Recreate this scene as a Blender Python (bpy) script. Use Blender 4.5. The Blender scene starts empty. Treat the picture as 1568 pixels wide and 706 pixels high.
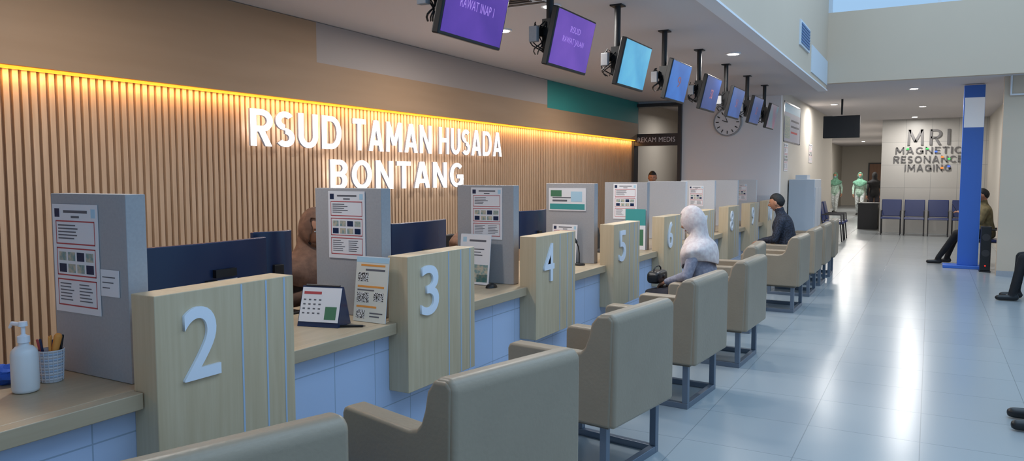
import bpy, bmesh, math, random
from mathutils import Vector, Matrix, Euler
random.seed(3)
S=bpy.context.scene
COL=S.collection
rad=math.radians
try: S.view_settings.view_transform='Standard'
except Exception: pass

# ------------------------------------------------------------ materials
def lin(c):
    r=[]
    for v in c[:3]:
        v/=255.0
        r.append(v/12.92 if v<=.04045 else ((v+.055)/1.055)**2.4)
    return (r[0],r[1],r[2],1)
def M(name,col,rough=.5,metal=0,es=0,noise=None,bump=None,coat=0,spec=None):
    """noise=(scale xyz,amount,second colour) colour variation; bump=(scale,strength)"""
    m=bpy.data.materials.new(name); m.use_nodes=True
    nt=m.node_tree; b=nt.nodes['Principled BSDF']
    b.inputs['Base Color'].default_value=lin(col); b.inputs['Roughness'].default_value=rough
    b.inputs['Metallic'].default_value=metal
    if coat: b.inputs['Coat Weight'].default_value=coat
    if spec is not None: b.inputs['Specular IOR Level'].default_value=spec
    if es:
        b.inputs['Emission Color'].default_value=lin(col); b.inputs['Emission Strength'].default_value=es
    if noise or bump:
        tc=nt.nodes.new('ShaderNodeTexCoord')
    if noise:
        mp=nt.nodes.new('ShaderNodeMapping'); mp.inputs['Scale'].default_value=noise[0]
        nz=nt.nodes.new('ShaderNodeTexNoise'); nz.inputs['Scale'].default_value=1; nz.inputs['Detail'].default_value=5
        cr=nt.nodes.new('ShaderNodeValToRGB')
        cr.color_ramp.elements[0].position=.5-noise[1]; cr.color_ramp.elements[1].position=.5+noise[1]
        cr.color_ramp.elements[0].color=lin(noise[2]); cr.color_ramp.elements[1].color=lin(col)
        nt.links.new(tc.outputs['Object'],mp.inputs[0]); nt.links.new(mp.outputs[0],nz.inputs[0])
        nt.links.new(nz.outputs[0],cr.inputs[0]); nt.links.new(cr.outputs[0],b.inputs['Base Color'])
        if es: nt.links.new(cr.outputs[0],b.inputs['Emission Color'])
    if bump:
        n2=nt.nodes.new('ShaderNodeTexNoise'); n2.inputs['Scale'].default_value=bump[0]; n2.inputs['Detail'].default_value=3
        bp=nt.nodes.new('ShaderNodeBump'); bp.inputs['Strength'].default_value=bump[1]; bp.inputs['Distance'].default_value=.01
        nt.links.new(tc.outputs['Object'],n2.inputs[0]); nt.links.new(n2.outputs[0],bp.inputs['Height'])
        nt.links.new(bp.outputs[0],b.inputs['Normal'])
    return m
def brickmat(name,c1,c2,mortar,w,h,ms,rough,swap=None,offset=0):
    m=bpy.data.materials.new(name); m.use_nodes=True
    nt=m.node_tree; b=nt.nodes['Principled BSDF']; b.inputs['Roughness'].default_value=rough
    tc=nt.nodes.new('ShaderNodeTexCoord'); br=nt.nodes.new('ShaderNodeTexBrick')
    br.offset=offset; br.inputs['Scale'].default_value=1
    br.inputs['Color1'].default_value=lin(c1); br.inputs['Color2'].default_value=lin(c2); br.inputs['Mortar'].default_value=lin(mortar)
    br.inputs['Brick Width'].default_value=w; br.inputs['Row Height'].default_value=h; br.inputs['Mortar Size'].default_value=ms
    br.inputs['Mortar Smooth'].default_value=.1
    src=tc.outputs['Object']
    if swap:
        sx=nt.nodes.new('ShaderNodeSeparateXYZ'); cx=nt.nodes.new('ShaderNodeCombineXYZ')
        nt.links.new(src,sx.inputs[0])
        nt.links.new(sx.outputs[swap[0]],cx.inputs[0]); nt.links.new(sx.outputs[swap[1]],cx.inputs[1]); src=cx.outputs[0]
    nt.links.new(src,br.inputs['Vector']); nt.links.new(br.outputs['Color'],b.inputs['Base Color'])
    bp=nt.nodes.new('ShaderNodeBump'); bp.invert=True; bp.inputs['Strength'].default_value=.2; bp.inputs['Distance'].default_value=.002
    nt.links.new(br.outputs['Fac'],bp.inputs['Height']); nt.links.new(bp.outputs[0],b.inputs['Normal'])
    return m
m_floor=brickmat('floor_tile',(160,167,170),(156,163,167),(126,133,138),.6,.6,.0025,.23)
m_base=brickmat('counter_tile',(186,202,230),(178,196,226),(150,168,192),.3,.3,.003,.3,swap=(1,2))
m_mriwall=brickmat('mri_wall_tile',(200,197,192),(192,189,184),(160,160,158),.6,.6,.005,.35,swap=(0,2))
m_ceil=M('ceiling_paint',(203,197,198),.9)
m_cream=M('cream_paint',(208,188,166),.8,noise=((.6,.6,.6),.4,(200,180,158)))
m_cream2=M('corridor_paint',(206,200,190),.8,noise=((.6,.6,.6),.4,(198,192,182)))
m_white=M('white_paint',(226,224,226),.8)
m_slat=M('slat_wood',(200,170,142),.55,noise=((30,30,2),.25,(182,150,120)))
m_slatback=M('slat_backing',(132,102,80),.8)
m_brown=M('upper_panel_brown',(170,138,108),.6,noise=((1,.8,8),.3,(160,128,98)))
m_greyp=M('upper_panel_grey',(166,153,146),.6)
m_teal=M('upper_panel_teal',(44,132,126),.6)
m_oak=M('light_oak',(204,186,156),.45,noise=((40,40,2.2),.22,(190,170,138)))
m_desk=M('desk_laminate',(184,166,140),.4,noise=((30,2,30),.25,(170,152,126)))
m_part=M('partition_grey',(166,166,169),.7,noise=((90,90,90),.3,(156,156,159)))
m_part2=M('partition_light_grey',(198,200,204),.7,noise=((90,90,90),.3,(190,192,196)))
m_num=M('white_acrylic',(228,234,244),.35)
m_strip=M('groove_strip',(170,190,215),.4)
m_leather=M('taupe_leather',(152,137,117),.42,noise=((5,5,5),.4,(142,127,108)),bump=(60,.12))
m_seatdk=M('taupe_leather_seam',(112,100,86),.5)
m_metal=M('grey_painted_steel',(112,122,136),.35,metal=.5)
m_black=M('black_plastic',(18,19,22),.4)
m_navy=M('navy_plastic',(26,44,78),.25)
m_dkgrey=M('dark_frame',(48,48,52),.5)
m_paper=M('paper_white',(224,224,228),.6)
m_red=M('red_ink',(180,70,74),.6)
m_ink=M('grey_ink',(96,96,104),.7)
m_thumb=M('photo_print',(120,150,150),.6,noise=((40,40,40),.1,(190,180,160)))
m_qr=M('qr_print',(230,230,230),.6,noise=((220,220,220),.01,(20,20,20)))
m_orange=M('orange_ink',(225,150,70),.6)
m_bluep=M('pale_blue_paper',(170,205,225),.6)
m_tealp=M('teal_paper',(60,150,150),.6)
m_greenp=M('green_print',(70,120,90),.6)
m_skin=M('skin_tan',(176,124,96),.55)
m_hair=M('black_hair',(18,16,16),.6,bump=(120,.5))
m_eye=M('eye_white',(215,210,205),.3)
m_lip=M('lip',(140,75,68),.5)
m_shoe=M('black_shoe',(20,20,22),.4)
m_blue=M('pillar_blue',(62,112,206),.4)
m_seatblue=M('waiting_seat_blue',(26,46,104),.35)
m_silver=M('brushed_silver',(150,150,150),.35,metal=.7)
m_signsil=M('sign_metal',(122,120,120),.4,metal=.4)
m_glow=M('downlight_glow',(255,250,240),.5,es=10)
m_led=M('led_amber',(255,158,40),.5,es=2.2)
m_letter=M('letter_white',(250,252,255),.4,es=1.3)
m_sidelet=M('letter_side',(150,150,160),.4,es=.25)
m_wooddoor=M('door_wood',(150,110,84),.5,noise=((20,20,2),.3,(130,92,68)))
m_grille=M('grille_blue',(90,120,160),.5)
m_pale=M('pale_panel',(205,212,220),.5)

# ------------------------------------------------------------ mesh builder
class MB:
    def __init__(s): s.v=[];s.f=[];s.m=[]
    def add(s,vs,fs,mi=0):
        o=len(s.v); s.v+= [tuple(v) for v in vs]
        for f in fs: s.f.append([i+o for i in f]); s.m.append(mi)
    def box(s,x0,x1,y0,y1,z0,z1,mi=0):
        vs=[(x0,y0,z0),(x1,y0,z0),(x1,y1,z0),(x0,y1,z0),(x0,y0,z1),(x1,y0,z1),(x1,y1,z1),(x0,y1,z1)]
        s.add(vs,[(0,3,2,1),(4,5,6,7),(0,1,5,4),(1,2,6,5),(2,3,7,6),(3,0,4,7)],mi); return s
    def prism(s,pts,axis,a0,a1,mi=0):
        n=len(pts)
        def mk(p,a): return {'x':(a,p[0],p[1]),'y':(p[0],a,p[1]),'z':(p[0],p[1],a)}[axis]
        vs=[mk(p,a0) for p in pts]+[mk(p,a1) for p in pts]
        fs=[list(range(n))[::-1],list(range(n,2*n))]+[(i,(i+1)%n,n+(i+1)%n,n+i) for i in range(n)]
        s.add(vs,fs,mi); return s
    def rings(s,R,mi=0,cap=True,skip=None):
        n=len(R[0]); vs=[p for r in R for p in r]; fs=[]
        for k in range(len(R)-1):
            for i in range(n):
                if skip and skip(k,i): continue
                fs.append((k*n+i,k*n+(i+1)%n,(k+1)*n+(i+1)%n,(k+1)*n+i))
        if cap:
            fs.append(list(range(n))[::-1]); fs.append(list(range((len(R)-1)*n,len(R)*n)))
        s.add(vs,fs,mi); return s
    def capsule(s,p0,p1,r0,r1,mi=0,seg=10,rnd=True):
        p0=Vector(p0);p1=Vector(p1);d=(p1-p0)
        L=d.length or 1e-6; d=d/L
        a=Vector((0,0,1)) if abs(d.z)<.9 else Vector((1,0,0))
        u=d.cross(a).normalized(); w=d.cross(u)
        R=[]
        def ring(c,r): return [c+u*(r*math.cos(t*2*math.pi/seg))+w*(r*math.sin(t*2*math.pi/seg)) for t in range(seg)]
        if rnd:
            for k in (80,50,22): R.append(ring(p0-d*r0*math.sin(rad(k)),r0*math.cos(rad(k))))
        R.append(ring(p0,r0)); R.append(ring(p1,r1))
        if rnd:
            for k in (22,50,80): R.append(ring(p1+d*r1*math.sin(rad(k)),r1*math.cos(rad(k))))
        return s.rings(R,mi)
    def cyl(s,p0,p1,r0,r1=None,mi=0,seg=20): return s.capsule(p0,p1,r0,r0 if r1 is None else r1,mi,seg,False)
    def path(s,pts,r,mi=0,seg=6):
        for a,b in zip(pts[:-1],pts[1:]): s.capsule(a,b,r,r,mi,seg)
        return s
    def sphere(s,c,r,mi=0,seg=16,n=10,fn=None,mat=None,skip=None):
        vs=[];keep=[]
        for i in range(n+1):
            ph=math.pi*i/n
            for j in range(seg):
                th=2*math.pi*j/seg
                p=Vector((math.sin(ph)*math.cos(th),math.sin(ph)*math.sin(th),math.cos(ph)))
                keep.append(p.copy())
                q=fn(p) if fn else Vector((p.x*r[0],p.y*r[1],p.z*r[2]))
                if mat: q=mat@q
                vs.append(q+Vector(c))
        for i in range(n):
            for j in range(seg):
                f=(i*seg+j,(i+1)*seg+j,(i+1)*seg+(j+1)%seg,i*seg+(j+1)%seg)
                if skip:
                    cc=sum((keep[k] for k in f),Vector())/4
                    if skip(cc): continue
                s.add([vs[k] for k in f],[(0,1,2,3)],mi)
        return s
    def mesh(s,name,mats,weld=False):
        me=bpy.data.meshes.new(name); me.from_pydata(s.v,[],s.f)
        for m in mats: me.materials.append(m)
        for p,mi in zip(me.polygons,s.m): p.material_index=mi
        bm=bmesh.new(); bm.from_mesh(me)
        if weld: bmesh.ops.remove_doubles(bm,verts=bm.verts,dist=.0002)
        bmesh.ops.recalc_face_normals(bm,faces=bm.faces); bm.to_mesh(me); bm.free()
        return me
    def obj(s,name,mats,parent=None,loc=(0,0,0),rot=(0,0,0),bevel=0,smooth=False,seg=2,weld=False,sub=0):
        if not isinstance(mats,(list,tuple)): mats=[mats]
        me=s.mesh(name,mats,weld)
        if smooth or bevel:
            for p in me.polygons: p.use_smooth=True
        o=bpy.data.objects.new(name,me); COL.objects.link(o); o.location=loc; o.rotation_euler=rot
        if parent: o.parent=parent
        if bevel:
            b=o.modifiers.new('bevel','BEVEL'); b.width=bevel; b.segments=seg; b.limit_method='ANGLE'; b.angle_limit=rad(40); b.harden_normals=True
        if sub:
            b=o.modifiers.new('sub','SUBSURF'); b.levels=sub; b.render_levels=sub
        return o
def empty(name,loc=(0,0,0),rot=(0,0,0)):
    e=bpy.data.objects.new(name,None); COL.objects.link(e); e.location=loc; e.rotation_euler=rot; e.empty_display_size=.1
    return e
def box(name,b,mat,parent=None,bevel=0):
    return MB().box(*b).obj(name,mat,parent,bevel=bevel)
def text(name,s,mat,w,h,loc,rot,depth,parent=None,bold=.0,side=None):
    cu=bpy.data.curves.new(name,'FONT'); cu.body=s; cu.size=1; cu.extrude=.05; cu.offset=bold; cu.resolution_u=6
    cu.space_character=1.04
    t=bpy.data.objects.new(name+'_c',cu); COL.objects.link(t)
    dg=bpy.context.evaluated_depsgraph_get(); me=bpy.data.meshes.new_from_object(t.evaluated_get(dg))
    bpy.data.objects.remove(t)
    xs=[v.co.x for v in me.vertices]; ys=[v.co.y for v in me.vertices]; zs=[v.co.z for v in me.vertices]
    cx=(min(xs)+max(xs))/2; cy=(min(ys)+max(ys))/2
    sx=w/(max(xs)-min(xs)); sy=h/(max(ys)-min(ys)); sz=depth/(max(zs)-min(zs))
    for v in me.vertices: v.co=((v.co.x-cx)*sx,(v.co.y-cy)*sy,(v.co.z-min(zs))*sz)
    me.materials.clear(); me.materials.append(mat)
    me.name=name
    o=bpy.data.objects.new(name,me); COL.objects.link(o); o.location=loc; o.rotation_euler=rot
    if parent: o.parent=parent
    return o
# stroke-built display lettering (unit height), used for the two metal / lit signs
def glyphs(t):
    b=t*.85
    V=lambda x0,y0,x1,y1:('P',x0,y0,x1,y1)
    Hh=lambda x0,x1,y:('H',x0,x1,y)
    A=lambda cx,cy,rx,ry,a0,a1:('A',cx,cy,rx,ry,a0,a1)
    h=t/2; k=b/2
    return {
    'R':(.66,[V(h,0,h,1),Hh(h,.34,1-k),Hh(h,.34,.47),A(.34,(1-k+.47)/2,.27-.0,(1-k-.47)/2,-90,90),V(.33,.45,.66-h,0)]),
    'S':(.60,[A(.30,.735,.22,.265-k,35,270),A(.30,.265,.22,.265-k+.0,-145,90)]),
    'U':(.70,[V(h,.33,h,1),V(.70-h,.33,.70-h,1),A(.35,.35,.35-h,.35-k,180,360)]),
    'D':(.76,[V(h,0,h,1),Hh(h,.36,1-k),Hh(h,.36,k),A(.36,.5,.40-h,.5-k,-90,90)]),
    'T':(.66,[V(.33,0,.33,1),Hh(0,.66,1-k)]),
    'A':(.78,[V(h,0,.37,1),V(.78-h,0,.41,1),Hh(.2,.58,.27)]),
    'M':(.92,[V(h,0,h+.03,1),V(.92-h,0,.89-h,1),V(h+.03,1,.46,.22),V(.89-h,1,.46,.22)]),
    'N':(.76,[V(h,0,h,1),V(.76-h,0,.76-h,1),V(h,1,.76-h,0)]),
    'H':(.72,[V(h,0,h,1),V(.72-h,0,.72-h,1),Hh(h,.72-h,.52)]),
    'B':(.64,[V(h,0,h,1),Hh(h,.34,1-k),Hh(h,.36,.52),Hh(h,.36,k),A(.34,(1-k+.52)/2,.22,(1-k-.52)/2,-90,90),A(.35,(.52+k)/2,.64-.35-h,(.52-k)/2,-90,90)]),
    'O':(.82,[A(.41,.5,.41-h,.5-k,0,360)]),
    'G':(.78,[A(.41,.5,.41-h,.5-k,45,345),Hh(.42,.78,.44),V(.78-h,.1,.78-h,.48)]),
    'C':(.72,[A(.41,.5,.41-h,.5-k,45,315)]),
    'E':(.56,[V(h,0,h,1),Hh(h,.56,1-k),Hh(h,.50,.51),Hh(h,.56,k)]),
    'I':(t,[V(h,0,h,1)]),
    ' ':(.3,[])}
def lettering(name,s,mat,w,h,loc,rot,depth,parent,t=.2,gap=.10,side=None):
    G=glyphs(t); mb=MB(); x=0; b=t*.85
    for ch in s:
        wd,st=G[ch]
        for q in st:
            if q[0]=='P':
                _,x0,y0,x1,y1=q; hw=t/2*(1.0 if abs(x1-x0)<.08 else 1.08)
                mb.prism([(x+x0-hw,y0),(x+x0+hw,y0),(x+x1+hw,y1),(x+x1-hw,y1)],'z',0,1)
            elif q[0]=='H': mb.prism([(x+q[1],q[3]-b/2),(x+q[2],q[3]-b/2),(x+q[2],q[3]+b/2),(x+q[1],q[3]+b/2)],'z',0,1)
            else:
                _,cx,cy,rx,ry,a0,a1=q; n=max(4,int(abs(a1-a0)/9)); 
                for i in range(n):
                    P=[]
                    for a,sg in ((a0+(a1-a0)*i/n,1),(a0+(a1-a0)*(i+1)/n,1),(a0+(a1-a0)*(i+1)/n,-1),(a0+(a1-a0)*i/n,-1)):
                        c_,s_=math.cos(rad(a)),math.sin(rad(a)); P.append((x+cx+(rx+sg*t/2)*c_,cy+(ry+sg*b/2)*s_))
                    mb.prism(P,'z',0,1)
        x+=wd+gap
    W=x-gap
    mb.v=[((p[0]-W/2)*w/W,(p[1]-.5)*h,p[2]*depth) for p in mb.v]
    o=mb.obj(name,[mat,side or mat],parent,loc,rot)
    if side:
        for p in o.data.polygons:
            if abs(p.normal.z)<.5: p.material_index=1
    return o
def area(name,loc,rot,sx,sy,e,col=(1,1,1),shape='RECTANGLE'):
    l=bpy.data.lights.new(name,'AREA'); l.shape=shape; l.size=sx
    if shape in('RECTANGLE','ELLIPSE'): l.size_y=sy
    l.energy=e; l.color=col
    o=bpy.data.objects.new(name,l); COL.objects.link(o); o.location=loc; o.rotation_euler=rot
    return o

# ------------------------------------------------------------ camera
cd=bpy.data.cameras.new('camera'); cam=bpy.data.objects.new('camera',cd); COL.objects.link(cam)
cam.location=(0,0,1.52); cam.rotation_euler=(rad(90-4.18),0,rad(29.07)); cd.sensor_width=36; cd.lens=1150/1568*36; cd.clip_start=.05
S.camera=cam

# ------------------------------------------------------------ world
w=bpy.data.worlds.new('world'); S.world=w; w.use_nodes=True
bg=w.node_tree.nodes['Background']; bg.inputs[0].default_value=(.42,.68,1,1); bg.inputs[1].default_value=.84

# ------------------------------------------------------------ shell
box('floor',(-6,4,-3,44,-.1,0),m_floor)
CH=2.9
box('ceiling',(-5.2,-1.6,-3,13.7,CH,CH+.1),m_ceil)
box('ceiling_corridor',(-5.2,3,13.12,44,3.0,3.1),m_ceil)
box('wall_bulkhead',(-1.6,-1.5,-3,13.0,2.88,4.6),m_cream)
box('trim_bulkhead',(-1.62,-1.485,-3,13.0,2.86,2.88),m_white)
box('wall_beam',(-1.6,2.6,13.0,13.12,2.98,4.08),m_cream)
box('wall_left',(-5.2,-5.0,-3,13.7,0,CH),m_slatback)
mb=MB(); y=-2.9
while y<13.66:
    mb.box(-5.0,-4.972,y,y+.034,0,2.2); y+=.055
mb.obj('slat_wall_cladding',m_slat)
up=empty('upper_wall_cladding')
box('lower_band',(-5.0,-4.88,-3,13.69,2.19,2.54),m_brown,up)
box('brown_block',(-5.0,-4.88,-3,5.15,2.54,2.895),m_brown,up)
box('grey_block',(-5.0,-4.88,5.15,9.83,2.54,2.895),m_greyp,up)
box('teal_block',(-5.0,-4.878,9.83,13.69,2.5,2.895),m_teal,up)
box('led_cove_strip',(-4.945,-4.915,-2.9,13.66,2.172,2.189),m_led)
area('cove_light',(-4.93,5.4,2.165),(0,rad(14),0),.03,16.4,52,(1,.54,.16))
box('wall_end',(-4.03,-2.3,13.7,13.85,0,3.0),m_white)
box('wall_end_lintel',(-5.2,-4.03,13.7,13.85,2.86,3.0),m_white)
box('wall_corridor_left',(-2.45,-2.3,13.85,21.5,0,3.0),m_cream2)
box('wall_corridor_return',(-4.0,-2.45,21.4,21.5,0,3.0),m_cream2)
box('wall_corridor_far_left',(-4.1,-4.0,21.5,42,0,3.0),m_cream2)
box('wall_mri',(-1.17,1.36,22.5,22.7,0,3.0),m_mriwall)
box('wall_mri_side',(-1.17,-1.05,22.7,42,0,3.0),m_cream2)
box('wall_far_end',(-4.1,-1.0,42,42.2,0,3.0),m_cream2)
box('wall_corridor_right',(1.25,1.36,13.65,22.5,0,3.0),m_cream2)
box('wall_right',(.92,4,13.5,13.65,0,4.6),m_cream)
box('baseboard_right',(.92,4,13.485,13.5,0,.08),m_part)
box('wall_record_room_back',(-5.2,-2.45,17.5,17.6,0,3.0),m_cream2)
box('wall_record_room_left',(-5.3,-5.2,13.7,17.6,0,3.0),m_cream2)
d=empty('door_1')
box('jamb_l',(-4.99,-4.93,13.62,13.86,0,2.86),m_dkgrey,d); box('jamb_r',(-4.09,-4.03,13.62,13.86,0,2.86),m_dkgrey,d)
box('head',(-4.93,-4.09,13.62,13.86,2.8,2.86),m_dkgrey,d)
box('transom_sign',(-4.93,-4.09,13.64,13.8,2.08,2.3),m_dkgrey,d)
text('sign_text','REKAM MEDIS',m_pale,.72,.09,(-4.5,13.635,2.19),(rad(90),0,0),.004,d)
box('leaf',(-4.13,-4.09,13.9,14.6,0,2.06),m_wooddoor,d)
sh=empty('record_shelf')
for i in range(6): box('shelf',(-4.9,-3.9,16.9,17.4,.3*i+.02,.3*i+.05),m_wooddoor,sh)
box('side_a',(-4.93,-4.9,16.9,17.4,0,1.8),m_wooddoor,sh); box('side_b',(-3.9,-3.87,16.9,17.4,0,1.8),m_wooddoor,sh)
mb=MB()
for i in range(5):
    x=-4.88
    while x<-3.95:
        ww=random.uniform(.03,.06); mb.box(x,x+ww*.9,17.0,17.3,.3*i+.052,.3*i+.052+random.uniform(.18,.23),random.randint(0,2)); x+=ww
mb.obj('folders',[m_red,m_paper,m_bluep],sh)
e=MB().box(-1.5,-1.48,10.1,10.9,3.16,3.47).obj('air_vent',m_pale)
g=MB()
for i in range(7): g.box(-1.478,-1.47,10.15,10.85,3.19+i*.037,3.215+i*.037)
g.obj('louvres',m_grille,e)
box('painted_light_patch',(-1.5,-1.488,11.2,12.98,2.95,3.32),m_pale)  # thin pale panel: its colour imitates a patch of window light on the bulkhead
sk=empty('window_1')
for x in (-1.5,0,1.5): box('bar',(x,x+.05,13.02,13.1,4.08,4.7),m_pale,sk)
box('rail',(-1.6,2.6,13.02,13.1,4.7,4.75),m_pale,sk)
MB().path([(1.0,13.46,4.5),(1.0,13.46,2.72),(2.5,13.46,2.72)],.015).obj('conduit_pipe',m_white,smooth=True)
e=empty('ceiling_air_conditioner',(-2.95,5.08,CH))
MB().box(-.32,.32,-.32,.32,-.03,0).obj('frame',m_pale,e,bevel=.008)
mb=MB()
for i in range(8): mb.box(-.2,.2,-.2+i*.052,-.175+i*.052,-.038,-.03)
for q in ((-.28,.28,-.28,-.235),(-.28,.28,.235,.28),(-.28,-.235,-.2,.2),(.235,.28,-.2,.2)): mb.box(*q,-.034,-.03)
mb.obj('grille',m_dkgrey,e)

# ------------------------------------------------------------ downlights
DL=[(-2.75,5.6,CH),(-2.0,8.75,CH),(-3.6,2.5,CH),(-3.6,6.3,CH),(-3.6,10,CH),(-.3,14.6,3.0),(-.2,18.4,3.0),(-.4,21.6,3.0),(-1.8,17,3.0),(-2.6,25,3.0),(-2.6,30,3.0),(-2.6,36,3.0)]
for i,(x,y,z) in enumerate(DL):
    e=empty('ceiling_downlight',(x,y,z))
    MB().cyl((0,0,-.012),(0,0,0),.085,.085,0,24).obj('rim',m_white,e)
    MB().cyl((0,0,-.016),(0,0,-.012),.06,.06,0,24).obj('lens',m_glow,e)
    area('downlight_lamp',(x,y,z-.03),(0,0,0),.3,.3,29 if y<13 else (34 if y<23 else 80),(1,.96,.91),'DISK')
area('record_room_lamp',(-4.2,15.6,2.8),(0,0,0),.6,.6,18,(1,.95,.9))
area('skylight_daylight',(.8,6,5.8),(0,0,0),4,12,300,(.6,.8,1))

# ------------------------------------------------------------ counter
def near(k): return 1.66+1.455*(k-2) if k<=5 else 7.42+1.39*(k-6)
cnt=empty('reception_counter')
MB().box(-2.56,-2.48,-1,13.55,0,.70).obj('tiled_front',m_base,cnt)
mb=MB().box(-3.05,-2.48,-1,13.68,.70,.75)
for k in range(1,10):
    y0=near(k)+.66; y1=near(k+1)-.005
    mb.box(-2.48,-2.42,y0+.005,y1,.69,.75)
mb.box(-2.48,-2.42,-1,near(1)-.005,.69,.75)
mb.obj('desk_top',m_desk,cnt,bevel=.004)
MB().box(-3.36,-3.05,-1,13.55,.68,.72).obj('staff_desk',m_desk,cnt)
mb=MB()
for k in range(0,11):
    yy=min(near(k)+.06,13.5); mb.box(-3.3,-2.56,yy-.02,yy+.02,0,.68)
mb.obj('desk_supports',m_part,cnt)
for k in range(1,11):
    n=near(k); e=empty('counter_number_panel',(-2.35,n,0))
    MB().box(-.13,0,0,.655,.38,1.10).obj('panel',m_oak,e,bevel=.004)
    mb=MB()
    for o in (.375,.50,.598): mb.box(0,.0015,o,o+.008,.385,1.095)
    mb.obj('groove_strips',m_strip,e)
    s=str(k); text('numeral',s,m_num,.16 if k<10 else .28,.27,(0.0005,.185 if k<10 else .2,.905),(rad(90),0,rad(90)),.012,e,bold=.008)
    p=empty('counter_partition',(-3.02,n+.04,.751))
    MB().box(0,.47,0,.08,0,.70).obj('board',m_part if k<7 else m_part2,p,bevel=.003)
def sheet(name,wd,ht,loc,rot,rects,mats,parent=None,t=.002):
    mb=MB().box(0,wd,-t,0,0,ht,0)
    for (x0,x1,z0,z1,mi) in rects: mb.box(x0*wd,x1*wd,-t-.0006,-t,z0*ht,z1*ht,mi)
    return mb.obj(name,mats,parent,loc,rot)
PM=[m_paper,m_red,m_ink,m_thumb,m_qr,m_orange,m_bluep,m_tealp,m_greenp,m_navy]
def frame(x0,x1,z0,z1,t,mi): return [(x0,x1,z0,z0+t,mi),(x0,x1,z1-t,z1,mi),(x0,x0+t,z0,z1,mi),(x1-t,x1,z0,z1,mi)]
def service_rects():
    r=[(.05,.16,.88,.96,9),(.86,.95,.88,.96,6),(.25,.78,.92,.945,2),(.42,.6,.875,.895,2)]
    r+=frame(.07,.93,.63,.85,.012,1)+frame(.07,.93,.34,.6,.012,1)+frame(.07,.93,.06,.31,.012,1)
    for i in range(5): r.append((.12,.12+random.uniform(.25,.45),.80-i*.03,.812-i*.03,2)); 
    for i in range(4):
        for j in range(2): r.append((.12+i*.2,.28+i*.2,.37+j*.11,.45+j*.11,3 if (i+j)%3 else 9))
    for i in range(6):
        r.append((.12,.12+random.uniform(.2,.33),.26-i*.03,.27-i*.03,2)); r.append((.55,.55+random.uniform(.2,.32),.26-i*.03,.27-i*.03,2))
    return r
R0=(0,0,0)
yy=near(2)+.038
sheet('service_standard_poster',.29,.42,(-3.005,yy,.99),R0,service_rects(),PM)
sheet('notice_card',.11,.10,(-2.71,yy,1.07),R0,[(.1,.8,.7,.74,2),(.1,.7,.5,.54,2),(.1,.5,.3,.34,2)],PM)
for k,x in ((3,-2.92),(4,-2.90),(6,-2.92)):
    sheet('service_standard_poster',.26,.37,(x,near(k)+.038,1.065),R0,service_rects(),PM)
sheet('information_poster',.36,.2,(-2.99,near(5)+.038,1.21),R0,[(.03,.97,.05,.3,7),(.1,.5,.4,.48,2),(.1,.6,.55,.6,2),(.05,.35,.62,.9,8),(.6,.9,.4,.85,6)],PM)
sheet('notice_sheet',.24,.34,(-2.92,near(5)-.06,.752),(rad(-6),0,0),service_rects(),PM)
for k in (8,10): sheet('notice_sheet',.2,.28,(-2.9,near(k)+.038,1.1),R0,service_rects(),PM)
sheet('promo_board',.22,.42,(-2.78,near(6)+.03,.752),R0,[(0,1,.6,1,7),(.1,.9,.1,.5,8)],PM)
e=empty('qr_code_stand',(-2.66,near(3)-.07,.752),(rad(-7),0,0))
qr=[(.0,1,.92,1,6),(.15,.9,.86,.89,5),(.3,.9,.79,.82,2),(.08,.4,.62,.76,4),(.08,.9,.53,.56,5),(.08,.6,.48,.5,2),(.6,.9,.33,.46,4),(.08,.45,.3,.45,4),(.08,.7,.22,.25,5),(.08,.35,.05,.18,4),(.5,.9,.13,.15,2),(.5,.8,.08,.10,2)]
sheet('printed_sheet',.215,.34,(0,0,0),R0,qr,[M('qr_sheet_paper',(214,214,205),.5)]+PM[1:],e)
MB().box(0,.215,0,.003,0,.345).box(.04,.17,.003,.05,0,.01).obj('acrylic_back',m_pale,e)
e=empty('leaflet_stand',(-2.93,near(4)-.09,.754),(rad(-7),0,0))
sheet('printed_sheet',.25,.35,(0,0,0),R0,[(.08,.2,.85,.95,6),(.3,.85,.86,.9,2),(.15,.8,.7,.72,2),(.15,.7,.64,.66,2),(.15,.75,.58,.6,2),(.35,.95,.05,.4,3),(.6,.95,.05,.2,7)],PM,e)
MB().box(0,.25,0,.003,0,.355).box(.04,.2,.003,.06,0,.01).obj('acrylic_back',m_pale,e)
e=empty('desk_calendar',(-2.83,2.86,.751),(0,0,rad(14)))
MB().prism([(-.07,0),(.07,0),(.004,.2),(-.004,.2)],'x',0,.23).obj('easel',m_navy,e)
a=math.atan2(.066,.2)
sheet('page',.222,.178,(.004,-.0625,.024),(-a,0,0),[(.05,.5,.8,.88,1)]+[(.06+.13*i,.12+.13*i,.62-.13*j,.66-.13*j,2) for i in range(4) for j in range(4)]+[(.64,.93,.08,.45,8)],PM,e)
MB().cyl((.02,0,.203),(.21,0,.203),.006,None,0,10).obj('spiral_binding',m_dkgrey,e)
MB().capsule((-2.62,2.86,.7575),(-2.50,2.93,.7575),.006,.006).capsule((-2.50,2.93,.7575),(-2.487,2.937,.7575),.004,.002).obj('ballpoint_pen',m_black,smooth=True)
e=empty('hand_soap_bottle',(-2.80,1.46,.751))
def circ(c,r,n=24,ry=None): return [(c[0]+r*math.cos(2*math.pi*i/n),c[1]+(ry or r)*math.sin(2*math.pi*i/n),c[2]) for i in range(n)]
m_bottle=M('translucent_white_plastic',(218,222,226),.3)
MB().rings([circ((0,0,z),r) for z,r in ((0,.036),(.004,.042),(.012,.044),(.135,.044),(.15,.040),(.163,.028),(.168,.017),(.18,.016))]).obj('bottle',m_bottle,e,smooth=True)
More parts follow.
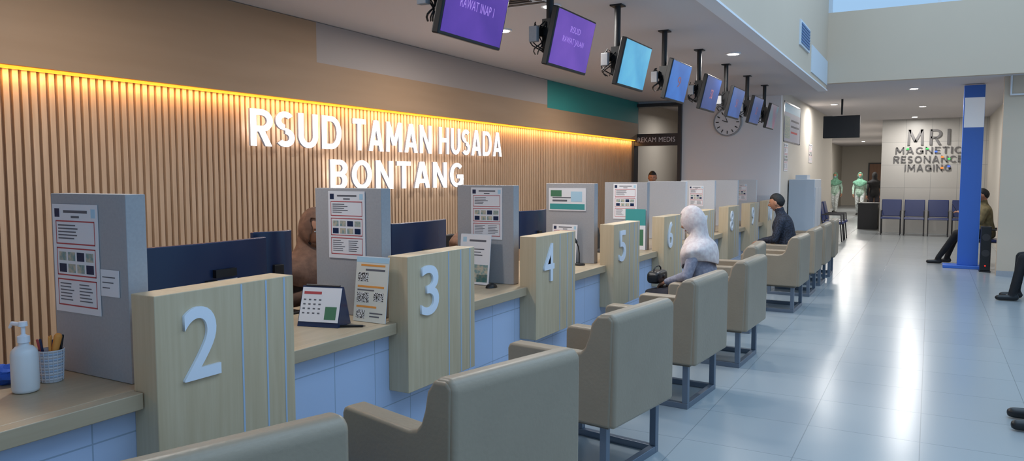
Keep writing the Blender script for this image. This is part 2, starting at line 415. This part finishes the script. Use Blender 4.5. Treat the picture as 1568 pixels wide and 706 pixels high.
MB().rings([circ((0,0,z),r) for z,r in ((.178,.02),(.2,.02),(.203,.012),(.207,.007),(.235,.007))]).capsule((0,0,.24),(-.05,-.01,.243),.009,.007).capsule((-.05,-.01,.243),(-.062,-.012,.228),.006,.005).rings([circ((0,0,z),r) for z,r in ((.236,.015),(.252,.014))]).obj('pump',m_num,e)
e=empty('pen_holder_basket',(-2.86,1.585,.751))
m_basket=M('woven_plastic',(205,206,212),.5)
mb=MB().rings([circ((0,0,.002),.036),circ((0,0,.12),.043)],0,False).rings([circ((0,0,0),.035),circ((0,0,.004),.036)])
for i in range(11): 
    z=.008+i*.0105; mb.rings([circ((0,0,z),.0375+.0006*i),circ((0,0,z+.005),.040+.0006*i),circ((0,0,z+.008),.0375+.0006*i)],1 if i%2 else 0,False)
for i in range(18):
    t=i*math.pi/9; mb.capsule((.038*math.cos(t),.038*math.sin(t),.004),(.045*math.cos(t),.045*math.sin(t),.12),.0018,.0018,0,5)
mb.obj('basket',[m_basket,m_strip],e)
mb=MB()
for i,(dx,dy) in enumerate([(.01,.0),(-.015,.01),(.02,.015),(-.02,-.015),(0,-.02),(.015,-.01)]):
    mb.capsule((dx*.7,dy*.7,.02),(dx*1.8,dy*1.8,.155+.008*(i%3)),.0045,.0045,i%4,8)
mb.capsule((.02,.0,.1),(.035,.01,.17),.012,.014,1,10)
mb.obj('pens_and_scissors',[m_navy,m_orange,m_black,m_red],e,smooth=True)
e=empty('snack_box',(-2.93,1.26,.751),(0,0,rad(10)))
MB().box(-.09,.09,-.07,.07,0,.006).box(-.09,-.083,-.07,.07,.006,.04).box(.083,.09,-.07,.07,.006,.04).box(-.083,.083,-.07,-.063,.006,.04).box(-.083,.083,.063,.07,.006,.04).obj('tray',m_black,e)
mb=MB()
for i in range(3):
    for j in range(2): mb.sphere((-.05+i*.05,-.03+j*.06,.03),(.025,.028,.022),0,12,8)
mb.obj('pastries',M('pastry',(205,160,90),.6,bump=(80,.5)),e,smooth=True)
MB().sphere((0,0,.035),(.06,.05,.035),0,16,10,fn=lambda p:Vector((p.x*.06*(1+.15*math.sin(5*p.z*3)),p.y*.05,p.z*.035*(1+.2*math.sin(7*p.x))))).obj('folded_blue_cloth',M('blue_cloth',(40,90,190),.8),None,(-2.97,1.48,.752),smooth=True)

def monitor(loc,rz,wd=.6,h=.34,zb=.15,sticker=False,name='computer_monitor'):
    e=empty(name,loc,(0,0,rz))
    n=12; outer=[];inner=[]
    for i in range(n+1):
        y=-wd/2+wd*i/n; c=.035*(1-(2*y/wd)**2)
        outer.append((c,y)); inner.append((c-.03,y))
    mb=MB().prism(outer+inner[::-1],'z',zb,zb+h,0)
    mb.obj('curved_housing',m_navy,e,bevel=.006)
    MB().box(.0,.06,-.03,.03,.01,zb+.15).box(-.09,.11,-.12,.12,0,.012).obj('stand',m_black,e,bevel=.004)
    if sticker:
        sheet('asset_sticker',.17,.07,(.037,.0,zb+h*.22),(0,0,rad(90)),[(.05,.3,.2,.8,7),(.4,.9,.55,.7,9),(.4,.8,.25,.35,2)],PM,e)
        MB().box(.036,.06,.02,.15,zb+.16,zb+.2).obj('cable_clip',m_black,e)
monitor((-3.2,2.55,.722),0,.82,.34,.12,True)
monitor((-3.30,3.10,.722),rad(-8),.26,.34,.14)
monitor((-3.2,4.40,.722),rad(0),.66,.35,.12)
monitor((-3.2,6.2,.722),0,.6,.34,.14)
monitor((-3.2,8.9,.722),0,.6,.34,.18)
monitor((-3.2,11.8,.722),0,.6,.34,.18)
e=empty('laptop',(-2.85,7.12,.751),(0,0,rad(90)))
MB().box(-.16,.16,-.11,.11,0,.018).obj('keyboard_base',m_dkgrey,e,bevel=.003)
MB().box(-.16,.16,0,.008,0,.22).obj('lid',m_black,e,(0,.11,.018),(rad(-14),0,0),bevel=.003)
MB().sphere((0,0,0),(.035,.055,.02),0,16,8,fn=lambda p:Vector((p.x*.035,p.y*.055,max(p.z,0)*.03))).obj('computer_mouse',m_black,None,(-2.62,4.42,.751),smooth=True)
e=empty('desk_microphone',(-2.62,near(5)-.12,.751))
MB().rings([circ((0,0,0),.05),circ((0,0,.012),.05),circ((0,0,.016),.04)]).path([(0,0,.01),(0,0,.1),(-.005,-.01,.16),(-.02,-.02,.2)],.005).capsule((-.02,-.02,.2),(-.04,-.035,.24),.012,.014).obj('gooseneck',m_black,e)
e=empty('desk_telephone',(-2.66,near(6)-.25,.751)); MB().box(-.04,.04,-.06,.06,0,.03).capsule((-.02,-.05,.045),(-.02,.05,.045),.014,.014).obj('phone',m_black,e,bevel=.003)

# ------------------------------------------------------------ sign letters
sg=empty('illuminated_hospital_sign',(-4.96,6.4,0))
def L(nm,s,y0,y1,z0,z1,gap=.15): lettering(nm,s,m_letter,y1-y0,z1-z0,(.06,(y0+y1)/2-6.4,(z0+z1)/2),(rad(90),0,rad(90)),.022,sg,.19,gap,m_sidelet)
L('line_rsud','RSUD',4.37,5.46,1.765,2.07)
L('line_taman','TAMAN',5.62,6.93,1.765,2.07)
L('line_husada','HUSADA',7.08,8.50,1.765,2.07)
L('line_bontang','BONTANG',5.30,7.58,1.385,1.67,.18)
area('sign_glow_lamp_a',(-4.905,6.4,1.92),(0,rad(90),0),.2,4.0,3,(.95,.97,1))
area('sign_glow_lamp_b',(-4.905,6.4,1.52),(0,rad(90),0),.2,2.2,1.6,(.95,.97,1))

# ------------------------------------------------------------ TVs
def screenmat(name,c1,c2,sc=3,es=.75): return M(name,c1,.3,es=es,noise=((sc,sc,sc),.25,c2))
tvc=[((92,54,150),(66,38,126)),((112,72,165),(84,54,145)),((100,180,205),(60,140,180)),((40,108,180),(30,80,150)),((20,54,110),(14,40,90)),((30,80,145),(20,56,110)),((26,66,124),(20,50,98)),((52,110,120),(120,60,84))]
tvt=['RAWAT INAP 1','RAWAT JALAN','','9','50','51','52','']
m_tvtext=M('screen_text',(170,132,214),.4,es=.6); m_tvor=M('screen_text_orange',(150,92,100),.4,es=.4)
for i in range(8):
    y=5.85+1.24*(i-2)
    e=empty('hanging_television',(-2.27,y,CH))
    MB().cyl((0,0,-.36),(0,0,0),.026,None,0,14).box(-.05,.05,-.05,.05,-.012,0).box(-.03,.05,-.06,.1,-.56,-.34).obj('ceiling_pole',m_black,e)
    t=empty('tilt_mount',(.10,.15,-.475),(0,rad(13),0)); t.parent=e
    MB().box(-.045,0,-.315,.315,-.19,.19).obj('housing',m_black,t,bevel=.008)
    MB().box(0,.002,-.30,.30,-.172,.178).obj('screen',screenmat('screen_%d'%i,*tvc[i]),t)
    if tvt[i]:
        mt=m_tvtext if i<2 else m_tvor
        text('caption',tvt[i],mt,.34 if i<2 else .10,.05 if i<2 else .10,(.0025,0,.0),(rad(90),0,rad(90)),.001,t)
        if i<2: text('caption_title','RSUD',mt,.16,.04,(.0025,0,.08),(rad(90),0,rad(90)),.001,t)
    MB().box(-.1,-.045,-.06,.06,-.08,.08).obj('bracket',m_dkgrey,t)
    mb=MB()
    for c in range(4):
        pts=[]; ph=random.uniform(0,6)
        for q in range(12):
            s=q/11
            pts.append((-.04-.05*math.sin(s*6+ph)*(1-s*.4),-.05-.14*s*math.sin(s*3.1)-.03*math.cos(5*s+ph),-.36-.26*s+.12*max(0,s-.6)))
        mb.path(pts,.0045)
    mb.box(-.08,-.02,-.11,-.06,-.46,-.39)
    mb.obj('cables',m_black,e)
    MB().box(-.078,-.02,-.16,-.12,-.50,-.40).obj('power_adapter',m_part,e,bevel=.004)

# clock
e=empty('wall_clock',(-3.2,13.695,2.47),(rad(90),0,0))
MB().rings([circ((0,0,0),.25,40),circ((0,0,.04),.25,40),circ((0,0,.045),.235,40),circ((0,0,.03),.225,40)],0,True).obj('rim',m_part,e)
MB().cyl((0,0,.03),(0,0,.034),.225,None,0,40).obj('dial',m_paper,e)
mb=MB()
for i in range(12):
    t=i*math.pi/6; c,s=math.cos(t),math.sin(t)
    mb.capsule((c*.16,s*.16,.036),(c*.20,s*.20,.036),.009,.009,0,6)
mb.capsule((0,0,.038),(-.09,.03,.038),.008,.005).capsule((0,0,.04),(-.05,.14,.04),.006,.003)
mb.obj('ticks_and_hands',m_black,e)

# ------------------------------------------------------------ armchair
def armchair(x,y,dev,name='waiting_armchair'):
    e=empty(name,(x,y,0),(0,0,rad(90-dev)))
    prof=[(-.31,.30),(.31,.30),(.31,.615),(.300,.635),(.28,.645),(-.10,.645),(-.14,.655),(-.165,.68),(-.185,.73),(-.20,.80),(-.235,.845),(-.30,.85),(-.325,.83)]
    for n,a,b in (('arm_left',-.33,-.235),('arm_right',.235,.33)):
        MB().prism(prof,'x',a,b).obj(n,m_leather,e,bevel=.022,seg=4)
    MB().prism([(-.335,.298),(-.205,.298),(-.20,.56),(-.215,.80),(-.24,.853),(-.31,.858),(-.338,.83)],'x',-.325,.325).obj('backrest',m_leather,e,bevel=.02,seg=4)
    MB().box(-.235,.235,-.21,.30,.30,.40).obj('seat_base',m_leather,e,bevel=.01)
    MB().box(-.232,.232,-.21,.325,.385,.465).obj('seat_cushion',m_leather,e,bevel=.03,seg=4)
    MB().box(-.29,.29,-.28,.28,.283,.30).obj('seat_underside',m_seatdk,e)
    t=.038; mb=MB()
    for sx in (-1,1):
        xa=sx*.27-t/2; xb=xa+t
        mb.box(xa,xb,-.27,-.27+t,t,.30).box(xa,xb,.24-t,.24,t,.30).box(xa,xb,-.27,.24,0,t)
    mb.box(-.27+t/2,.27-t/2,-.27,-.27+t,0,t)
    mb.obj('steel_frame',m_metal,e,bevel=.003)
    return e
AC=[(-1.80,1.36,19),(-1.56,2.39,15),(-1.57,3.69,8),(-1.58,5.05,4),(-1.53,6.28,2),(-1.76,7.62,-4),(-1.54,9.0,1),(-1.55,10.28,0),(-1.55,11.35,0),(-1.55,12.4,-2)]
for a in AC: armchair(*a)
armchair(1.5,11.0,0); armchair(1.13,5.44,0)

def wchair(x,y,rz,name='blue_waiting_chair'):
    e=empty(name,(x,y,0),(0,0,rz))   # faces local -Y
    MB().prism([(-.24,.41),(.2,.40),(.22,.45),(-.22,.465)],'x',-.23,.23).obj('seat',m_seatblue,e,bevel=.015)
    MB().prism([(.18,.47),(.225,.47),(.31,.90),(.275,.905)],'x',-.23,.23).obj('back',m_seatblue,e,bevel=.015)
    mb=MB()
    for sx in (-.22,.22):
        mb.path([(sx,-.22,.014),(sx,-.18,.41),(sx,.2,.41),(sx,.29,.85)],.014).path([(sx,.26,.014),(sx,.18,.41)],.014)
        mb.path([(sx,-.2,.41),(sx,-.19,.62),(sx,.22,.62)],.014)
    mb.obj('tube_frame',m_dkgrey,e,smooth=True)
for i in range(4): wchair(-.86+i*.53,21.7,0)
wchair(-1.95,19.6,rad(90)); wchair(-1.95,18.9,rad(90))
# MRI sign
e=empty('mri_sign',(-.08,22.49,0))
X9=(rad(90),0,0)
lettering('line_1','MRI',m_signsil,.96,.40,(0,0,2.52),X9,.03,e,.15,.34)
lettering('line_2','MAGNETIC',m_signsil,1.5,.17,(0,0,2.18),X9,.02,e,.15,.2)
lettering('line_3','RESONANCE',m_signsil,1.58,.17,(0,0,1.95),X9,.02,e,.15,.2)
lettering('line_4','IMAGING',m_signsil,1.05,.16,(0,0,1.73),X9,.02,e,.15,.2)
cm=[M('led_green',(60,190,90),.4,es=1),M('led_blue',(60,100,220),.4,es=1),M('led_orange',(240,120,50),.4,es=1)]
mb=MB()
for i,(x,z) in enumerate([(-.5,2.2),(.15,2.12),(.3,1.98),(.45,1.93),(.45,1.74),(.3,1.70),(-.05,2.2)]):
    mb.box(x,x+.06,-.034,-.028,z,z+.04,i%3)
mb.obj('coloured_indicator_lights',cm,e)
e=empty('hanging_screen',(-1.55,16,3.0))
MB().cyl((0,0,-.3),(0,0,0),.02).obj('pole',m_black,e); MB().box(-.33,.33,-.05,.05,-.75,-.32).box(-.1,.1,.05,.09,-.62,-.42).obj('housing',m_black,e,bevel=.01)
sheet('banner_poster',1.9,.72,(-2.295,14.0,2.12),(0,0,rad(90)),frame(0,1,0,1,.03,9)+[(.03,.97,.75,.95,6),(.05,.35,.1,.65,3),(.4,.9,.55,.6,2),(.4,.9,.4,.45,2),(.4,.8,.25,.3,1)],[M('banner_paper',(170,170,182),.6)]+PM[1:])
sheet('wall_notice',.4,.5,(-2.295,14.1,1.6),(0,0,rad(90)),service_rects(),PM)
sheet('wall_notice',.5,.4,(-2.295,17.2,1.8),(0,0,rad(90)),service_rects(),PM)
m_cab=M('cabinet_grey',(182,190,200),.5)
e=empty('white_cabinet',(-2.28,14.6,0))
MB().box(0,.45,0,.9,0,1.45).obj('body',m_cab,e,bevel=.01); MB().box(.45,.46,.03,.44,.1,1.3).box(.45,.46,.46,.87,.1,1.3).obj('doors',m_cab,e); MB().box(.1,.3,.1,.5,1.45,1.53).obj('tray',m_pale,e)
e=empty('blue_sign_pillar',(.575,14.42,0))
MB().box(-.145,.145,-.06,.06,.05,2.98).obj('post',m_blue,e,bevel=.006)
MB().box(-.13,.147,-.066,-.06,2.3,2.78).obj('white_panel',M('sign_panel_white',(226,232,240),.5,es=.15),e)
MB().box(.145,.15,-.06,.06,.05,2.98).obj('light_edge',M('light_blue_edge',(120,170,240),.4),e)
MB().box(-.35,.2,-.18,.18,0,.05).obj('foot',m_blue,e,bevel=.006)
e=empty('portable_speaker',(.80,14.0,0))
MB().box(-.07,.07,-.08,.08,.02,.72).box(-.08,.08,-.09,.09,0,.02).obj('cabinet',m_black,e,bevel=.01)
MB().cyl((0,-.081,.55),(0,-.084,.55),.055).cyl((0,-.081,.3),(0,-.084,.3),.055).obj('driver',m_dkgrey,e); MB().sphere((0,-.085,.1),(.010,.010,.010)).obj('indicator',M('red_indicator',(255,40,30),.4,es=2),e)
e=empty('far_desk',(-1.5,24.0,0)); MB().box(-.3,.25,-.5,.5,.7,.74).box(-.28,.23,-.48,.48,0,.7).obj('cabinet_desk',m_dkgrey,e)
e=empty('door_2',(-2.2,41.98,0)); MB().box(-.5,.5,-.05,0,0,2.1).obj('leaf',m_wooddoor,e); MB().box(-.56,-.5,-.07,0,0,2.16).box(.5,.56,-.07,0,0,2.16).box(-.5,.5,-.07,0,2.1,2.16).obj('casing',m_dkgrey,e)

# ------------------------------------------------------------ people
def hand(mb,wr,f,n,side,mi,curl=35):
    wr=Vector(wr); f=Vector(f).normalized(); n=Vector(n); n=(n-f*n.dot(f)).normalized(); s=f.cross(n)*side
    offs=[.027,.009,-.009,-.026]; ln=[.9,1.0,.93,.74]
    for o,l in zip(offs,ln):
        k=wr+f*(.082 if abs(o)<.02 else .077)+s*o
        mb.capsule(wr+s*o*.55+f*.008,k,.013,.0105,mi,8)
        p=k; ang=curl*.5
        for seg,r in ((.042,.0085),(.026,.0078),(.02,.007)):
            d=f*math.cos(rad(ang))+n*math.sin(rad(ang)); q=p+d*seg*l
            mb.capsule(p,q,r+.0007,r,mi,8); p=q; ang+=curl*.7
    b=wr+f*.022+s*.026; k=b+(f*.75+s*.55+n*.35).normalized()*.042; k2=k+(f*.9+s*.2+n*.45).normalized()*.03
    mb.capsule(wr+f*.01+s*.01,b,.014,.014,mi,8); mb.capsule(b,k,.0125,.0095,mi,8); mb.capsule(k,k2,.0095,.008,mi,8)
def person(name,loc,rz,seated=True,cols=None,hat='hair',lean=8,pitch=10,yaw=0,scale=1,arms=None,legs=None,dz=0,scarf=None,stout=1.0,skirt=False,mask=False):
    """local +Y is forward"""
    e=empty(name,loc,(0,0,rz)); e.scale=(scale,)*3
    top,bot=cols; Z=0 if seated else .36
    LM=Matrix.Translation((0,0,.52+Z))@Matrix.Rotation(rad(-lean),4,'X')@Matrix.Translation((0,0,-.52-Z))
    def T(p): return LM@Vector((p[0],p[1],p[2]+Z))
    mb=MB(); segs=[]
    tor=[(.455,.13,.10,0),(.49,.165,.135,0),(.56,.175,.14,0),(.64,.16,.13,0),(.72,.15,.118,.005),(.80,.16,.12,.01),(.88,.172,.122,.012),(.945,.165,.105,.005),(.985,.125,.085,0),(1.015,.075,.065,0),(1.05,.053,.055,.01),(1.13,.05,.052,.02)]
    R=[]
    for z,rx,ry,oy in tor:
        rx*=stout; ry*=stout
        R.append([T((rx*math.cos(t*math.pi/12),oy+ry*math.sin(t*math.pi/12),z)) for t in range(24)])
    mb.rings(R)
    segs.append((T((0,0,.5)),T((0,0,.97)),'top',.15)); segs.append((T((0,.01,1.06)),T((0,.02,1.15)),'skin',.05))
    def limb(pts,rs,labs):
        for a,b,r0,r1,l in zip(pts[:-1],pts[1:],rs[:-1],rs[1:],labs):
            mb.capsule(a,b,r0,r1,0,12); segs.append((Vector(a),Vector(b),l,(r0+r1)/2))
    A=arms or {}
    wr=[]
    for sx,k in ((-1,'l'),(1,'r')):
        sh=T((sx*.168*stout,0,.935)); 
        el,wt=A.get(k,((sx*.235,.06,.70),(sx*.13,.27,.62)))
        el=Vector(el)+Vector((0,0,Z)); wt=Vector(wt)+Vector((0,0,Z))
        if not A: 
            el=T((sx*.235,.03,.70)); 
        limb([T((sx*.08,0,.945)),sh,el,wt],[.065,.057,.047,.031],['top','top','top'])
        wr.append((sx,el,wt))
    LG=legs or {}
    for sx,k in ((-1,'l'),(1,'r')):
        hp=(sx*.09,0,.54+Z-(.02 if Z else 0))
        if seated: kn,an=LG.get(k,((sx*.12,.43,.515),(sx*.12,.45,.10)))
        else: kn,an=LG.get(k,((sx*.10,.03,.48),(sx*.10,-.03,.10)))
        limb([hp,kn,an],[.092*stout,.066,.045],['bot','bot'])
        toe=(an[0]+sx*.015,an[1]+.15,an[2]-.065); heel=(an[0],an[1]-.03,an[2]-.055)
        limb([an,heel,toe],[.038,.042,.034],['shoe','shoe'])
    if skirt:
        R=[]
        for y,z0,z1,wx in ((.0,.46,.62,.19),(.2,.46,.60,.2),(.4,.44,.585,.2),(.5,.36,.56,.2),(.53,.15,.50,.2)):
            R.append([(wx*math.cos(t*math.pi/10),y,(z0+z1)/2+(z1-z0)/2*math.sin(t*math.pi/10)) for t in range(20)])
        mb.rings(R); R=[]
        for z,wx,wy in ((.55,.17,.10),(.3,.19,.11),(.13,.21,.12)):
            R.append([(wx*math.cos(t*math.pi/10),.45+wy*math.sin(t*math.pi/10),z) for t in range(20)])
        mb.rings(R)
        segs.append((Vector((0,0,.53)),Vector((0,.5,.52)),'bot',.12)); segs.append((Vector((0,.45,.5)),Vector((0,.45,.2)),'bot',.15))
    me=mb.mesh(name+'_raw',[m_skin])
    o=bpy.data.objects.new('tmp',me); COL.objects.link(o)
    md=o.modifiers.new('r','REMESH'); md.mode='VOXEL'; md.voxel_size=.013
    sm=o.modifiers.new('s','SMOOTH'); sm.factor=.5; sm.iterations=5
    dg=bpy.context.evaluated_depsgraph_get(); me2=bpy.data.meshes.new_from_object(o.evaluated_get(dg)); bpy.data.objects.remove(o)
    me2.materials.clear()
    for m in (m_skin,top,bot,m_shoe): me2.materials.append(m)
    idx={'skin':0,'top':1,'bot':2,'shoe':3}
    for p in me2.polygons:
        c=p.center; best=None;bd=1e9
        for a,b,l,r in segs:
            ab=b-a; t=max(0,min(1,(c-a).dot(ab)/ab.dot(ab))); dd=(c-(a+ab*t)).length-r
            if dd<bd: bd=dd;best=l
        p.material_index=idx[best]; p.use_smooth=True
    b=bpy.data.objects.new('body',me2); COL.objects.link(b); b.parent=e
    hb=MB()
    for sx,el,wt in wr:
        f=(wt-el).normalized(); f=(f+Vector((0,0,-.1))).normalized() if seated else f
        pn=Vector((-sx*.25,0,-1)) if seated else Vector((-sx,0,0))
        fn=f.cross((pn-f*pn.dot(f)).normalized())
        side=1 if fn.x*(-sx)>0 else -1
        if not seated: side=1 if fn.y>0 else -1
        hand(hb,wt,f,pn,side,0,38)
    hb.obj('hands',m_skin,e,smooth=True)
    hc=T((0,.03,1.19)); HM=Matrix.Translation(hc)@Matrix.Rotation(rad(yaw),4,'Z')@Matrix.Rotation(rad(-pitch),4,'X')
    def hf(p):
        x,y,z=p.x*.074,p.y*.094,p.z*.115
        if p.z<0:
            x*=1-.28*(-p.z)**1.3; y=y*(1-.12*(-p.z)) + (.012*(-p.z) if p.y>0 else .02*(-p.z))
        if p.y>0: y*= .96
        g=lambda cx,cz,sx,sz: math.exp(-((p.x-cx)/sx)**2-((p.z-cz)/sz)**2)
        if p.y>0:
            y+= .027*g(0,-.19,.13,.15)+.011*g(0,.02,.10,.18)-.009*(g(.36,.02,.17,.10)+g(-.36,.02,.17,.10))+.005*(g(.36,.2,.25,.08)+g(-.36,.2,.25,.08))+.006*g(0,-.52,.22,.09)+.007*g(0,-.85,.25,.12)
        return Vector((x,y,z))
    hd=MB().sphere((0,0,0),(1,1,1),0,48,36,fn=hf)
    for sx in (-1,1):
        hd.sphere((sx*.028,.078,.003),(.011,.009,.0045),1,12,8); hd.sphere((sx*.028,.0858,.0025),(.0045,.003,.004),2,8,6)
        hd.capsule((sx*.016,.089,.020),(sx*.042,.080,.021),.0022,.0018,2,6)
        hd.sphere((sx*.074,-.003,-.008),(.009,.018,.030),0,12,8)
    hd.capsule((-.018,.087,-.060),(.018,.087,-.060),.0045,.0045,3,8)
    ho=hd.obj('head',[m_skin,m_eye,m_hair,m_lip],e,smooth=True,weld=True); ho.matrix_local=HM
    if mask:
        mk=MB().sphere((0,0,0),(1,1,1),0,24,20,fn=lambda p:hf(p)*1.06,skip=lambda c: not(c.y>.35 and c.z<-.1 and c.z>-.9)); x=mk.obj('face_mask',m_bluep,e,smooth=True,weld=True); x.matrix_local=HM
    if hat=='hair':
        # scalp shell: flush (inside the head) along the hairline, thicker on top and at the back
        def rf(p):
            q=hf(p)
            line=.50-.55*max(0,min(1,(.30-p.y)/.45)) - .5*max(0,min(1,(-.15-p.y)/.5))   # hairline height by front/back
            if p.y>.30: line=.50
            u=max(-.3,min(1,(p.z-line)/.22)); k=1+.09*u+.012*math.sin(9*p.x+5*p.z)*max(0,u)
            return Vector((q.x*k,q.y*k-.003*max(0,u),q.z*(1+.07*u)))
        hr=MB().sphere((0,0,0),(1,1,1),0,64,48,fn=rf,skip=lambda c:c.z<-.75 or (c.y>.2 and c.z<.2))
        x=hr.obj('hair',m_hair,e,smooth=True,weld=True); x.matrix_local=HM
    else:
        n=48; R=[]; K=[]
        for ph in (3,14,26,38,50,62,74,86,97,108,120,132,146):
            ring=[];kk=[]
            for t in range(n):
                th=t*2*math.pi/n; wf=((1+math.sin(th))/2)
                p_=ph if ph<=97 else 97+(ph-97)*wf+ (ph-97)*.16
                a=rad(p_); p=Vector((math.sin(a)*math.cos(th),math.sin(a)*math.sin(th),math.cos(a)))
                q=Vector((p.x*.074*1.16,p.y*.094*1.16-.006,p.z*.115*1.13))
                if p.z<0 and p.y<0: q.y-=.02*(-p.z)
                ring.append(HM@q); kk.append(p)
            R.append(ring);K.append(kk)
        for z,rx,ry,oy in ((1.045,.088,.092,.016),(1.015,.13,.105,.010),(.99,.19,.122,.008),(.955,.243,.138,.008),(.90,.256,.146,.012),(.84,.240,.150,.016),(.78,.20,.150,.020)):
            ring=[]
            for t in range(n):
                th=t*2*math.pi/n; f_=min(1,(1.045-z)/.1); wob=1+f_*(.022*math.sin(th*9+z*14)+.014*math.sin(th*17-z*9))
                zz=z
                if z<.93: zz=z+(.07*abs(math.cos(th)))*(1 if z<.88 else .5)
                ring.append(T((rx*wob*math.cos(th),oy+ry*wob*math.sin(th),zz)))
            R.append(ring)
        def sk(k,i):
            if k+1>=len(K): return False
            c=(K[k][i]+K[k+1][i]+K[k][(i+1)%n]+K[k+1][(i+1)%n])/4
            return c.y>.30 and abs(c.x)<.64 and c.z<.60 and c.z>-.60
        dr=MB().rings(R,0,False,sk); x=dr.obj('headscarf',scarf,e,smooth=True)
        sd=x.modifiers.new('s','SOLIDIFY'); sd.thickness=.007; sd.offset=1
        sb=x.modifiers.new('u','SUBSURF'); sb.levels=1; sb.render_levels=1
    return e
def cloth(name,c,c2=None,sc=18,r=.85,am=.12): return M(name,c,r,noise=((sc,sc,sc),am,c2 or tuple(int(v*.82) for v in c)),bump=(14,.6))
c_lav=cloth('lavender_print_blouse',(154,154,168),(132,132,148),40); c_darkskirt=cloth('dark_skirt',(44,42,52))
c_pink=cloth('pale_print_scarf',(220,208,203),(202,184,182),30,am=.16)
c_navysh=cloth('dark_checked_shirt',(44,50,66),(22,24,34),60,am=.06); c_black=cloth('black_trousers',(24,24,28))
c_olive=cloth('olive_shirt',(126,114,78)); c_brown=cloth('brown_uniform',(92,70,58)); c_green=cloth('pale_green_uniform',(176,206,190)); c_greens=cloth('green_scarf',(120,176,150)); c_wht=cloth('white_trousers',(206,212,212))
HP=rad(90)
person('seated_woman_in_headscarf',(-1.60,6.26,0),HP,True,(c_lav,c_darkskirt),'scarf',10,22,-8,.97,scarf=c_pink,skirt=True,
       arms={'l':((-.23,.12,.72),(-.08,.34,.64)),'r':((.23,.12,.72),(.08,.34,.64))})
e=empty('black_handbag',(-2.04,6.26,.59),(0,0,0))
def hb(p):
    f=lambda v,k:math.copysign(abs(v)**k,v)
    return Vector((f(p.x,.5)*.06,f(p.y,.45)*.14,f(p.z,.6)*.055+.06))
MB().sphere((0,0,0),(1,1,1),0,28,16,fn=hb).path([(0,-.1,.10),(0,-.09,.13),(0,-.04,.15),(0,.04,.15),(0,.09,.13),(0,.1,.10)],.006).box(.055,.064,-.03,.03,.05,.08).obj('bag',m_black,e,smooth=True)
person('seated_man_in_dark_shirt',(-1.58,10.28,0),HP,True,(c_navysh,c_black),'hair',12,12,-4,1.0,stout=1.12,
       arms={'l':((-.26,.14,.70),(-.10,.36,.66)),'r':((.26,.14,.70),(.10,.36,.66))})
person('seated_man_in_olive_shirt',(.86,15.0,0),HP,True,(c_olive,c_black),'hair',4,14,0,1.0,
       arms={'l':((-.24,.10,.74),(-.08,.36,.88)),'r':((.24,.10,.74),(.08,.36,.88))},
       legs={'l':((-.12,.44,.52),(-.12,.70,.10)),'r':((.12,.43,.52),(.12,.56,.10))})
wchair(.90,15.0,-HP)
e=empty('mobile_phone',(.38,15.0,.97),(0,rad(-30),0)); MB().box(-.004,.004,-.037,.037,-.075,.075).obj('handset',m_black,e,bevel=.003)
person('seated_man_in_black',(1.44,11.0,0),HP,True,(c_black,c_black),'hair',4,8,0,1.0,legs={'l':((-.12,.42,.52),(-.14,.52,.10)),'r':((.12,.42,.52),(.12,.46,.10))})
person('seated_visitor',(1.10,5.44,0),HP,True,(c_navysh,c_black),'hair',4,8,0,1.0)
def ochair(x,y,rz):
    e=empty('office_chair',(x,y,0),(0,0,rz))
    MB().box(-.24,.24,-.24,.24,.40,.47).obj('seat',m_black,e,bevel=.025,seg=3)
    MB().box(-.22,.22,-.30,-.25,.55,.98).box(-.03,.03,-.30,-.27,.40,.56).obj('back',m_black,e,bevel=.02,seg=3)
    mb=MB().cyl((0,0,.06),(0,0,.40),.025)
    for i in range(5):
        t=i*2*math.pi/5; mb.capsule((0,0,.09),(.28*math.cos(t),.28*math.sin(t),.06),.02,.015); mb.sphere((.28*math.cos(t),.28*math.sin(t),.028),(.028,.028,.028))
    mb.obj('base',m_dkgrey,e)
c_brs=cloth('brown_scarf',(122,90,72))
for x,y in ((-3.54,3.58),(-3.6,5.62)): 
    ochair(x,y,-HP); person('receptionist_in_headscarf',(x,y,0),-HP,True,(c_brown,c_brown),'scarf',6,14,-20,1.0,scarf=c_brs,arms={'l':((-.23,.02,.72),(-.12,.22,.80)),'r':((.23,.02,.72),(.12,.22,.80))})
person('staff_member',(-4.3,12.9,0),rad(180),False,(c_navysh,c_black),'hair',2,10,20,.96,arms={'l':((-.24,0,.70),(-.22,.08,.46)),'r':((.24,0,.70),(.22,.08,.46))})
WA={'l':((-.23,-.06,.70),(-.24,-.02,.46)),'r':((.23,.04,.70),(.22,.16,.48))}
WL={'l':((-.09,.12,.50),(-.09,.16,.10)),'r':((.09,.0,.48),(.09,-.20,.13))}
person('nurse_walking',(-2.3,31,0),rad(180),False,(c_green,c_wht),'scarf',2,4,0,.98,arms=WA,legs=WL,scarf=c_greens,mask=True)
person('nurse_walking',(-3.35,33,0),rad(170),False,(c_green,c_wht),'scarf',2,4,0,.98,arms=WA,legs=WL,scarf=c_greens,mask=True)
person('visitor_walking',(-1.75,30,0),rad(10),False,(c_black,c_darkskirt),'scarf',2,4,0,.98,arms=WA,legs=WL,scarf=c_black)
print('DONE')
